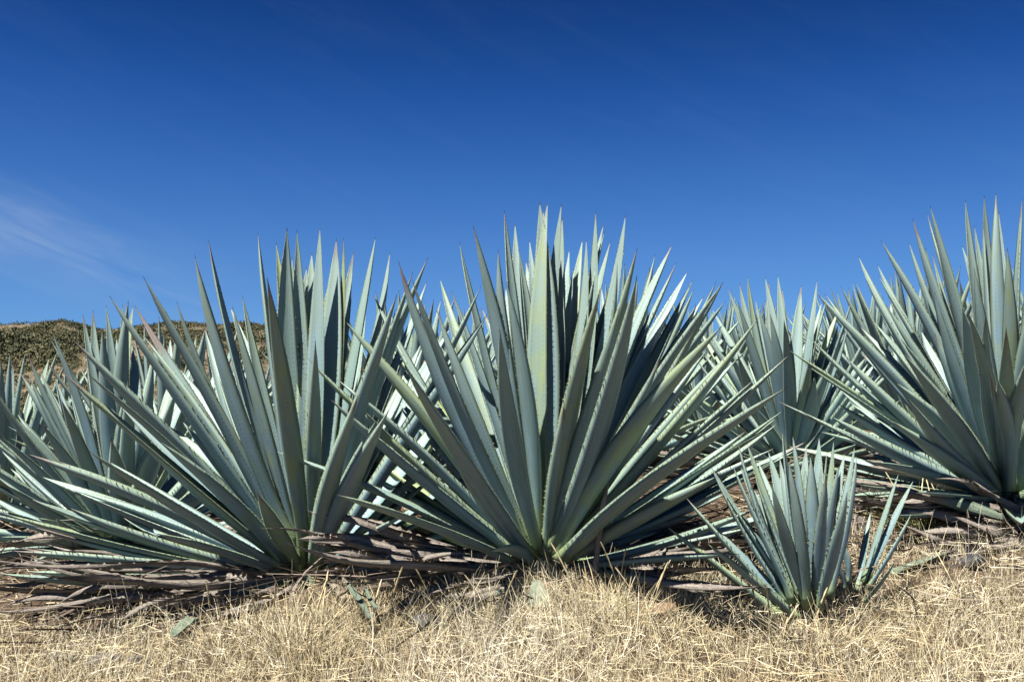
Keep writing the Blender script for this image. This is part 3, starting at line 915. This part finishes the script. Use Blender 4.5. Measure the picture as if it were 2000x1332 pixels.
# ------------------------------------------------------------------ the agave behind the young one
pl, org = plant_at(1545, 928, 5.9, 'blue agave behind the young plant, its sheaf of leaves against the sky')
link('core', core_mesh(0.10, 0.17, 5), pl)
traced(pl, org, 1.18, [
    (1420, 560, 'b', {'d': .1}), (1444, 553, 'b', {'d': .1}), (1460, 539, 'b'), (1494, 541, 'b'), (1502, 550, 'b'), (1519, 537, 'b'), (1528, 564, 'b', {'d': .2, 'w': .8}), (1565, 557, 'b', {'d': .16, 'w': 1.1}), (1596, 546, 'b'),
    (1605, 590, 'b'), (1531, 624, 'f', {'L': .9, 'w': 1.05}), (1441, 589, 'f'), (1582, 698, 'f', {'L': .78}), (1390, 603, 'b'), (1663, 587, 's', {'d': .1}), (1653, 645, 's'), (1440, 690, 'f', {'L': .85}), (1480, 600, 'f', {'w': 1.1}),
    (1695, 650, 's'), (1700, 690, 'b'), (1730, 720, 's'), (1680, 740, 'f'), (1360, 700, 's'), (1340, 760, 's'), (1365, 640, 'b'), (1550, 640, 'b'), (1620, 660, 'b'), (1720, 800, 'f'), (1760, 780, 's'), (1750, 860, 's'), (1390, 800, 'f'),
    (1330, 860, 's'), (1810, 860, 's'), (1640, 600, 'b'),
], .080)
filler(pl, org, 1.1, 30, .104, el=(4, 64), az=(0, 360), seed=12, ls=(.6, .9))
filler(pl, org, 0.95, 18, .11, el=(-6, 4), az=(0, 360), seed=42, ls=(.7, 1.0), dry=.6)
filler(pl, org, 1.1, 16, .09, el=(-2, 14), az=(180, 360), seed=43, ls=(.75, 1.0), dry=.15)

# ------------------------------------------------------------------ the young agave in front
pl, org = plant_at(1588, 1198, 3.10, 'young small agave rising from the dry grass in front of the row', heart=0.005)
link('core', core_mesh(0.045, 0.03, 6), pl)
traced(pl, org, 0.56, [
    (1442, 865, 's'), (1459, 865, 'b'), (1389, 911, 's'), (1431, 908, 'f'), (1339, 970, 's'), (1302, 1027, 's', {'d': .05}), (1528, 842, 'b', {'y': .3}), (1548, 850, 'f', {'w': 1.1}), (1600, 853, 'b'), (1628, 860, 'b'),
    (1669, 871, 'b'), (1672, 888, 's'), (1583, 890, 'f', {'w': 1.1}), (1638, 908, 'f', {'y': .3, 'w': 1.0}), (1507, 945, 'f', {'L': .85}), (1527, 948, 'b', {'L': .8, 'y': .3}), (1583, 1060, 'f', {'L': .36, 'w': .9}),
    (1480, 900, 'b'), (1380, 1060, 'f', {'L': .8, 'y': .6, 'w': .9}), (1655, 960, 'f', {'L': .85}), (1560, 910, 'b'), (1500, 880, 'b', {'L': .95}), (1575, 870, 'b'), (1615, 880, 's'), (1650, 885, 'b'), (1475, 930, 's'), (1540, 900, 'f', {'L': .92}), (1612, 930, 'f', {'L': .85}),
], .046, .9)
pl, org = plant_at(1668, 1166, 3.16, 'smallest agave sucker with few leaves leaning away beside the young agave', heart=0.005)
link('core', core_mesh(0.03, 0.03, 7), pl)
traced(pl, org, 0.42, [
    (1755, 924, 'b'), (1784, 938, 'b', {'y': .4}), (1780, 1002, 's'), (1645, 1055, 'f', {'L': .45, 'w': 1.3}), (1748, 1094, 'f', {'L': .6}), (1700, 1000, 'b', {'L': .8}), (1630, 1080, 'f', {'L': .4}),
], .029, 0)


# ------------------------------------------------------------------ rows of agaves behind: shared leaf meshes
def unit_leaf(width, bend, seed, dry=False, lod=0):
    b = bend
    return leaf_mesh((0, 0, 0), (0.33, 0, b), (0.68, 0, b * 0.8), (1, 0, 0), np.array([1.0, 0, 0]), width,
                     nT=(14, 8)[lod], nU=(5, 4)[lod], channel=0.25, teeth=((0.018, 0)[lod] if not dry else 0), tsize=0.0055,
                     shrivel=0.6 if dry else 0.0, seed=seed, mat=DRY if dry else LEAF)


VAR = [[unit_leaf(0.062 + 0.004 * (i % 5), (-0.035 + 0.013 * (i % 6)), 500 + i, False, l) for i in range(10)] for l in (0, 1)]
VDRY = [[unit_leaf(0.075, 0.02 * (i - 1), 520 + i, True, l) for i in range(4)] for l in (0, 1)]
CORE = core_mesh(0.10, 0.17, 50)


def leaf_matrix(az, el, roll, L, start):
    m = Matrix.Rotation(az, 4, 'Z') @ Matrix.Rotation(-el, 4, 'Y') @ Matrix.Rotation(roll, 4, 'X') @ Matrix.Scale(L, 4)
    m.translation = start
    return m


def row_agave(x, y, L, seed, label, group, nleaf=58, joined=False, spread=1.0):
    r = random.Random(seed)
    z = float(ground_z(x, y)) - 0.01
    lod = 1 if y > 11 else 0
    pl = None if joined else empty('agave_plant', (x, y, z), label, 'agave', group)
    if pl:
        pl.rotation_euler.z = r.uniform(0, 6.28)
        link('core', CORE, pl)
    acc = []
    for i in range(nleaf):
        f = i / nleaf
        el = R(88 - 86 * f ** 0.85 * spread + r.uniform(-5, 5))
        az = i * 2.39996 + r.uniform(-0.2, 0.2)
        Ln = L * (0.86 + 0.16 * math.sin(math.pi * min(1, f * 1.3 + .15)) + r.uniform(-0.1, 0.04))
        dry = f > 0.86 and r.random() < 0.65
        if f > 0.9:
            el = R(r.uniform(-5, 6))
        e01 = max(0, el / 1.57)
        rad = 0.10 * (1 - e01) + 0.02
        st = Vector((rad * math.cos(az), rad * math.sin(az), 0.05 + 0.12 * e01))
        M = leaf_matrix(az, el, r.uniform(-.25, .25), Ln, st)
        me = r.choice((VDRY if dry else VAR)[lod])
        if joined:
            acc.append((me, M))
            continue
        o = link('dry_leaf' if dry else 'leaf', me, pl)
        o.matrix_local = M
        o['dry'] = float(r.choice([0, 0, .04, .08, .15])); o['yel'] = float(r.choice([0, 0, .2, .4, .55])); o['green'] = float(r.choice([0, .4]))
    return pl


BACK = [
    # x px, distance, leaf length, label
    (20, 6.6, 1.12, 'agave at the left edge low in front of the hill'),
    (340, 6.4, 1.16, 'agave in the second row right behind the fanned one, leaf tips over the hill'),
    (470, 8.2, 1.10, 'agave half hidden behind the fanned one near the bare earth scar'),
    (130, 8.6, 1.10, 'agave in the third row behind the low left one'),
    (-90, 8.4, 1.10, 'agave cut off by the left edge in the third row'),
    (790, 6.2, 1.14, 'agave seen in the gap between the two largest ones'),
    (905, 8.0, 1.12, 'agave deep in the gap close behind the largest one'),
    (1200, 6.3, 1.20, 'agave right behind the largest one with tips beside its sheaf'),
    (1370, 8.0, 1.12, 'agave behind the largest one on its right, tips just above its outer leaves'),
    (1785, 6.9, 1.12, 'agave behind the right edge one with pale tips in its gaps'),
    (1690, 8.6, 1.10, 'agave in the third row in the gap left of the right edge one'),
    (1905, 8.8, 1.10, 'agave in the third row behind the tall sheaf at the right edge'),
    (2090, 7.0, 1.12, 'agave beyond the right edge behind the tall one'),
    (1500, 9.6, 1.06, 'agave in the third row straight behind the sheaf above the young plant'),
]
for i, (px, Y, L, lab) in enumerate(BACK):
    row_agave((px - 1000) / FPX * Y, Y, L, 900 + i, lab, 'blue agaves in rows', nleaf=60)
k = 0
rr = random.Random(5)
ORD = ['first', 'second', 'third', 'fourth', 'fifth', 'sixth', 'seventh', 'eighth', 'ninth', 'tenth', 'eleventh', 'twelfth', 'thirteenth', 'fourteenth', 'fifteenth', 'sixteenth',
       'seventeenth', 'eighteenth', 'nineteenth', 'twentieth', 'twenty first', 'twenty second', 'twenty third', 'twenty fourth', 'twenty fifth', 'twenty sixth', 'twenty seventh', 'twenty eighth']
for Y, step in ((11.0, 150), (14.0, 125), (17.5, 105), (22, 90)):
    px = -80 + rr.uniform(0, 80)
    nth = 0
    while px < 2080:
        YY = Y + rr.uniform(-.6, .6)
        far = {11.0: 'fourth', 14.0: 'fifth', 17.5: 'sixth', 22: 'last'}[Y]
        if -20 < px < 2020:
            nth += 1
            row_agave((px - 1000) / FPX * YY, YY, rr.uniform(.98, 1.12), 2000 + k, 'small distant blue agave, %s from the left edge in the %s row' % (ORD[nth - 1], far), 'distant agaves of the %s row' % far, nleaf=36, spread=.85)
        px += step * rr.uniform(.8, 1.25)
        k += 1


# ------------------------------------------------------------------ dry grass and litter
def ribbons(name, base, dirs, length, width, curve, rnd, mat, segs=3, droop=None):
    """bent tapering ribbons: base (n,3), dirs (n,3) unit, curve (n,3) offset at the tip"""
    n = len(base)
    fr = np.linspace(0, 1, segs + 1)
    sidev = np.cross(dirs, rng.normal(size=(n, 3)))
    sidev /= np.linalg.norm(sidev, axis=1, keepdims=True) + 1e-9
    V = np.empty((n, segs + 1, 2, 3))
    for k_, f in enumerate(fr):
        c = base + dirs * (length * f)[:, None] + curve * (f * f)
        w = (width * (1 - 0.75 * f ** 1.5) * 0.5)[:, None]
        V[:, k_, 0] = c - sidev * w
        V[:, k_, 1] = c + sidev * w
    idx = np.arange(n)[:, None] * (segs + 1) * 2
    Q = []
    for k_ in range(segs):
        o = idx + k_ * 2
        Q.append(np.concatenate([o, o + 1, o + 3, o + 2], 1))
    Q = np.stack(Q, 1).reshape(-1, 4)
    me = quad_mesh(name, V.reshape(-1, 3), Q, mat)
    attr(me, 'rnd', 'FLOAT', np.repeat(rnd, (segs + 1) * 2))
    return me


def grass_density(x, y):
    edge = 3.40 - 0.12 * sstep(-.2, -.9, x) + 0.07 * np.sin(x * 2.1 + 1) + 0.20 * (N1(x * 3 + 50, y * 3) - .5) 
    d = 1 - sstep(edge - 0.16, edge + 0.12, y)
    d = np.maximum(d, 0.30 * sstep(.5, 1.0, x) * (1 - sstep(4.0, 4.5, y)) * np.clip(N2(x * 4, y * 4) * 2 - .4, 0, 1))
    patch = 0.55 + 0.9 * N2(x * 2.6, y * 2.6) * N1(x * 5.1 + 9, y * 5.1)
    return d * np.clip(patch + 0.25, 0, 1)


def scatter(n, x0, x1, y0, y1, mask):
    x = rng.uniform(x0, x1, n); y = rng.uniform(y0, y1, n)
    k_ = rng.random(n) < mask(x, y)
    return x[k_], y[k_]


def straw_tone(x, y, n):
    return np.clip(0.66 + 0.8 * N2.fbm(x * 1.7, y * 1.7, 3) + rng.normal(0, 0.2, n), 0, 1)


# standing blades, gathered in clumps
x, y = scatter(210000, -2.4, 2.8, 1.75, 4.6, grass_density)
cx = np.round(x / 0.07) * 0.07 + 0.02 * np.sin(y * 40); cy = np.round(y / 0.07) * 0.07
pull = rng.uniform(0, 0.75, len(x))
x = x + (cx - x) * pull; y = y + (cy - y) * pull
n = len(x)
ang = rng.uniform(0, 2 * np.pi, n)
lean = np.abs(rng.normal(0.38, 0.36, n)).clip(0, 1.5)
D = np.stack([np.sin(lean) * np.cos(ang), np.sin(lean) * np.sin(ang), np.cos(lean)], 1)
tall = 0.65 + 0.8 * N1(x * 3.3 + 7, y * 3.3)
ln = rng.gamma(4, 0.0165, n).clip(.02, .2) * tall
cv = np.stack([rng.normal(0, .2, n) * ln, rng.normal(0, .2, n) * ln, -rng.uniform(0, .4, n) ** 1.5 * ln], 1)
me = ribbons('dry_grass', np.stack([x, y, ground_z(x, y) - .004], 1), D, ln, rng.uniform(.0009, .0023, n), cv, straw_tone(x, y, n), STRAW)
tag(link('dry_grass', me), 'matted straw coloured dry grass along the bank in front of the agaves', 'grass', kind='stuff')

# fallen straw matted over the ground
x, y = scatter(52000, -2.4, 2.9, 1.75, 4.9, lambda x, y: np.maximum(grass_density(x, y), 0.16 + 0.25 * sstep(.5, 1.5, x)))
n = len(x)
ang = rng.uniform(0, 2 * np.pi, n)
D = np.stack([np.cos(ang), np.sin(ang), rng.normal(0.06, .2, n)], 1)
ln = rng.uniform(.02, .11, n)
cv = np.stack([rng.normal(0, .22, n) * ln, rng.normal(0, .22, n) * ln, rng.uniform(-.2, .1, n) * ln], 1)
me = ribbons('straw_litter', np.stack([x, y, ground_z(x, y) + rng.uniform(.002, .045, n)], 1), D, ln, rng.uniform(.0010, .0030, n), cv, straw_tone(x, y, n) * .95 + .06, STRAW)
tag(link('straw_litter', me), 'fallen straw and broken stalks matted flat over the soil', 'straw', kind='stuff')


# broken bits of dry agave leaf under the plants
def litter():
    acc_v, acc_q, acc_r = [], [], 0
    n = 5200
    x = rng.uniform(-3.2, 3.4, n); y = rng.uniform(3.1, 8.0, n)
    keep = (y > 3.2 + 0.15 * np.sin(x * 2)) | (x > 1)
    x, y = x[keep], y[keep]; n = len(x)
    ang = rng.uniform(0, 2 * np.pi, n)
    D = np.stack([np.cos(ang), np.sin(ang), rng.normal(0.05, .16, n)], 1)
    ln = rng.uniform(.06, .42, n)
    cv = np.stack([rng.normal(0, .35, n) * ln, rng.normal(0, .35, n) * ln, rng.uniform(-.12, .2, n) * ln], 1)
    me = ribbons('leaf_litter', np.stack([x, y, ground_z(x, y) + rng.uniform(.005, .09, n)], 1), D, ln, rng.uniform(.002, .010, n), cv, rng.normal(.3, .26, n).clip(0, 1), LITTER, segs=4)
    tag(link('leaf_litter', me), 'broken dry agave leaves and fibres heaped under the plants', 'leaf litter', kind='stuff')


LITTER = make_attr_mat('leaf_litter', [(0.0, (0.07, 0.052, 0.04)), (0.4, (0.20, 0.155, 0.12)), (0.75, (0.38, 0.31, 0.24)), (1.0, (0.55, 0.49, 0.40))], 0.85, 0.15)
litter()


def tuft(name, px, py, Y, nb, rad, hgt, mat, label, seed, tone=(.5, .2), lean0=.55):
    """one bunch of grass with bent blades and seed stalks"""
    r = np.random.default_rng(seed)
    p = at(px, py, Y)
    p[2] = float(ground_z(p[0], p[1]))
    root = empty(name, p, label, 'grass tuft')
    th = r.uniform(0, 2 * np.pi, nb); q = rad * np.sqrt(r.random(nb))
    b = np.stack([q * np.cos(th), q * np.sin(th), np.full(nb, -.01)], 1)
    b[:, 2] += ground_z(b[:, 0] + p[0], b[:, 1] + p[1]) - p[2]
    lean = np.abs(r.normal(lean0, .3, nb)).clip(0, 1.4)
    a2 = th + r.normal(0, .7, nb)
    D = np.stack([np.sin(lean) * np.cos(a2), np.sin(lean) * np.sin(a2), np.cos(lean)], 1)
    ln = hgt * r.uniform(.4, 1.0, nb)
    cv = np.stack([np.cos(a2) * ln * r.uniform(0, .4, nb), np.sin(a2) * ln * r.uniform(0, .4, nb), -ln * r.uniform(0, .35, nb)], 1)
    link('blades', ribbons('blades', b, D, ln, r.uniform(.0015, .0034, nb), cv, r.normal(tone[0], tone[1], nb).clip(0, 1), mat, segs=4), root)
    # seed stalks: thin stems with beads of husk
    Vs, Fs, T = [], [], []
    for s_ in range(max(3, nb // 60)):
        th_ = r.uniform(0, 6.28); ln_ = hgt * r.uniform(.9, 1.35)
        d_ = np.array([math.cos(th_) * r.uniform(.05, .5), math.sin(th_) * r.uniform(.05, .5), 1.0]); d_ /= np.linalg.norm(d_)
        b_ = np.array([r.uniform(-rad, rad), r.uniform(-rad, rad), -.01])
        for k_ in range(15):
            f = k_ / 14
            w_ = .0012 if f < .6 else (.0035 if k_ % 2 else .0018)
            c_ = b_ + d_ * ln_ * f + np.array([math.cos(th_), math.sin(th_), 0]) * .06 * f * f * ln_ * 3
            for j in range(4):
                an = j * math.pi / 2
                Vs.append(c_ + np.array([math.cos(an) * w_, math.sin(an) * w_, 0]))
            T += [r.uniform(.3, .6)] * 4
            if k_:
                o = len(Vs) - 8
                for j in range(4):
                    Fs.append((o + j, o + (j + 1) % 4, o + 4 + (j + 1) % 4, o + 4 + j))
    me = new_mesh('seed_stalks', Vs, Fs, STRAW)
    attr(me, 'rnd', 'FLOAT', T)
    link('seed_stalks', me, root)


tuft('grass_tuft', 590, 1262, 2.98, 330, .09, .19, STRAW, 'tallest straw tuft in front of the fanned agave', 1, (.55, .18), .5)
tuft('grass_tuft', 1170, 1180, 3.2, 200, .16, .20, STRAW, 'loose straw tuft with thin seed stalks below the largest agave', 2, (.5, .2), .35)
tuft('grass_tuft', 1800, 1022, 4.0, 420, .09, .19, GREENSTRAW, 'half green grass tuft behind the long dry leaves on the right', 3, (.4, .25), .5)
tuft('grass_tuft', 740, 1210, 3.15, 200, .14, .17, STRAW, 'thin straw tuft in the gap between the two largest agaves', 4, (.5, .2), .4)
tuft('grass_tuft', 1585, 1235, 2.94, 480, .17, .14, STRAW, 'straw tuft around the foot of the young agave', 5, (.5, .2), .5)


tuft('grass_tuft', 900, 1195, 3.16, 150, .13, .17, STRAW, 'low straw tuft left of the cut leaf stub', 6, (.55, .2), .35)
tuft('grass_tuft', 1265, 1200, 3.14, 170, .15, .16, STRAW, 'straw tuft in front of the tan clod between the largest and the young agave', 7, (.55, .2), .4)
tuft('grass_tuft', 455, 1238, 3.06, 140, .12, .17, STRAW, 'thin straw tuft beside the tallest one under the fanned agave', 8, (.55, .2), .35)
tuft('grass_tuft', 1830, 1190, 3.2, 160, .16, .14, STRAW, 'sparse straw tuft below the black rock at the right', 9, (.5, .25), .45)

# ------------------------------------------------------------------ rocks and fallen pieces
def rock(px, py, Y, size, mat, label, seed, squash=.65):
    import bmesh
    bm = bmesh.new()
    bmesh.ops.create_icosphere(bm, subdivisions=3, radius=1.0)
    r = random.Random(seed)
    off = Vector((r.uniform(0, 50), r.uniform(0, 50), 0))
    planes = [(Vector((r.gauss(0, 1), r.gauss(0, 1), r.gauss(0, 1))).normalized(), r.uniform(.62, .9)) for _ in range(11)]
    for v in bm.verts:
        c = v.co.copy()
        for nn, dd in planes:
            e = c.dot(nn) - dd
            if e > 0:
                c -= nn * e
        c *= 1 + 0.12 * mnoise.noise(c * 2.4 + off)
        v.co = Vector((c.x * size, c.y * size * r.uniform(.98, 1.02), c.z * size * squash))
    me = bpy.data.meshes.new('rock')
    bm.to_mesh(me); bm.free()
    me.materials.append(mat)
    p = at(px, py, Y)
    o = link('rock', me)
    o.location = (p[0], p[1], float(ground_z(p[0], p[1])) + size * squash * .45)
    o.rotation_euler = (r.uniform(-.25, .25), r.uniform(-.25, .25), r.uniform(0, 6))
    tag(o, label, 'rock', 'rocks on the bank')


rock(402, 1322, 2.62, .052, ROCK_DARK, 'black angular rock in the straw at the bottom edge', 1, .7)
rock(345, 1322, 2.66, .036, ROCK_TAN, 'small brown stone next to the black rock at the bottom edge', 2)
rock(838, 1196, 3.12, .055, ROCK_DARK, 'dark rock half covered by dry leaves between the two largest agaves', 3)
rock(205, 1248, 3.0, .06, ROCK_GREY, 'flat grey rock at the edge of the grass under the fanned agave', 4, .4)
rock(262, 1252, 2.98, .035, ROCK_GREY, 'small grey rock touching the flat one', 5, .5)
rock(130, 1240, 3.05, .04, ROCK_GREY, 'grey rock farthest left under the low leaves', 6, .5)
rock(1300, 1190, 3.16, .05, ROCK_TAN, 'tan earth clod in the straw between the largest and the young agave', 7, .6)
rock(1215, 1122, 3.42, .06, ROCK_GREY, 'grey stone leaning on the foot of the largest agave', 8, .7)
rock(1255, 1130, 3.38, .05, ROCK_TAN, 'brown stone beside the foot of the largest agave', 9, .7)
rock(1900, 1136, 3.46, .045, ROCK_DARK, 'large black rock under the dry leaves at the right edge', 10, .7)
rock(1660, 1045, 4.0, .075, ROCK_GREY, 'grey rock behind the young agave', 11, .6)
rock(1720, 1085, 3.75, .05, ROCK_DARK, 'dark stone behind the agave sucker', 12, .6)
rock(1440, 1190, 3.3, .04, ROCK_DARK, 'dark stone in the hollow beside the young agave', 13, .6)


def fallen(name, pts, width, mat, label, cat, seed, shrivel=0.0, yel=0.0, dry=0.0, green=0.0):
    """a loose leaf or piece lying on the ground: tip, middle, foot as (px, py, distance)"""
    A, B, C = [at(*p) for p in pts]
    for q in (A, B, C):
        q[2] = max(q[2], float(ground_z(q[0], q[1])) + .02)
    K = (B * 8 - A - C) / 6
    P1 = C + (K - C) * .75; P2 = A + (K - A) * .75
    hz = A - C; hz[2] = 0
    az = hz / (np.linalg.norm(hz) + 1e-6)
    org = C.copy()
    me = leaf_mesh(C - org, P1 - org, P2 - org, A - org, az, width, nT=16, nU=7, channel=.15, teeth=0 if shrivel or mat is DRY else .017, shrivel=shrivel, seed=seed, mat=mat)
    if mat is LEAF:
        for q in me.attributes['luv'].data:
            q.vector = (q.vector[0], .25 + .6 * q.vector[1], q.vector[2])
    o = link(name, me)
    o.location = org
    o['dry'] = dry; o['yel'] = yel; o['green'] = green
    return tag(o, label, cat)


fallen('fallen_leaf', [(666, 1120, 3.18), (700, 1165, 3.10), (722, 1205, 3.04)], .026, DRY, 'short grey green leaf piece standing in the straw between the largest agaves', 'leaf', 71, shrivel=.2, green=.8)
fallen('fallen_leaf', [(712, 1135, 3.2), (716, 1165, 3.12), (735, 1185, 3.06)], .018, DRY, 'smaller grey green leaf piece crossing the short one in the straw', 'leaf', 72, shrivel=.2, green=.8)
fallen('fallen_leaf', [(335, 1246, 3.0), (352, 1225, 3.08), (378, 1204, 3.16)], .05, DRY, 'pale green broken leaf blade lying below the fanned agave', 'leaf', 73, shrivel=.15, green=.9)
fallen('fallen_leaf', [(1878, 1090, 3.62), (1820, 1125, 3.5), (1745, 1155, 3.4)], .045, DRY, 'thin green leaf lying on the straw near the black rock', 'leaf', 74, shrivel=.25, green=.7)
fallen('fallen_leaf', [(1318, 1150, 3.35), (1370, 1172, 3.3), (1450, 1196, 3.26)], .05, DRY, 'bent grey dry leaf lying beside the young agave', 'leaf', 75, shrivel=.5)
fallen('dry_stalk', [(1194, 938, 3.28), (1178, 1010, 3.3), (1160, 1122, 3.36)], .036, DRY, 'upright dark dry stalk standing in front of the largest agave', 'stalk', 76, shrivel=.35)
fallen('dry_stalk', [(1302, 1052, 3.45), (1285, 1072, 3.42), (1262, 1098, 3.4)], .02, DRY, 'short pale stick leaning at the foot of the largest agave', 'stick', 77, shrivel=.3)


def cut_stub():
    """pale cut piece of leaf foot in front of the largest agave"""
    import bmesh
    p = at(1050, 1168, 3.2)
    bm = bmesh.new()
    prof = [(-.030, .0), (-.031, .046), (-.010, .064), (.004, .056), (.036, .010), (.030, -.02), (-.02, -.03)]
    f = [bm.verts.new((x, -.018 - .006 * z / .06, z)) for x, z in prof]
    b = [bm.verts.new((x * .85, .02, z * .8 - .006)) for x, z in prof]
    bm.faces.new(f); bm.faces.new(b[::-1])
    for i in range(len(prof)):
        j = (i + 1) % len(prof)
        bm.faces.new((f[j], f[i], b[i], b[j]))
    bmesh.ops.bevel(bm, geom=bm.edges[:], offset=.003, segments=2, affect='EDGES')
    me = bpy.data.meshes.new('cut_leaf_stub')
    bm.to_mesh(me); bm.free()
    M = MatB('cut_leaf')
    c = M.noise(M.n('ShaderNodeTexCoord').outputs['Object'], 60, 4)
    me.materials.append(M.done(M.ramp(c, [(.3, (.26, .31, .21)), (.6, (.40, .44, .32)), (.8, (.48, .45, .33))]), .7, .3))
    o = link('cut_leaf_stub', me)
    o.location = (p[0], p[1], float(ground_z(p[0], p[1])) + .035)
    o.rotation_euler = (R(-28), R(12), R(8))
    tag(o, 'pale green cut leaf stub on the ground in front of the largest agave', 'leaf stub')


cut_stub()
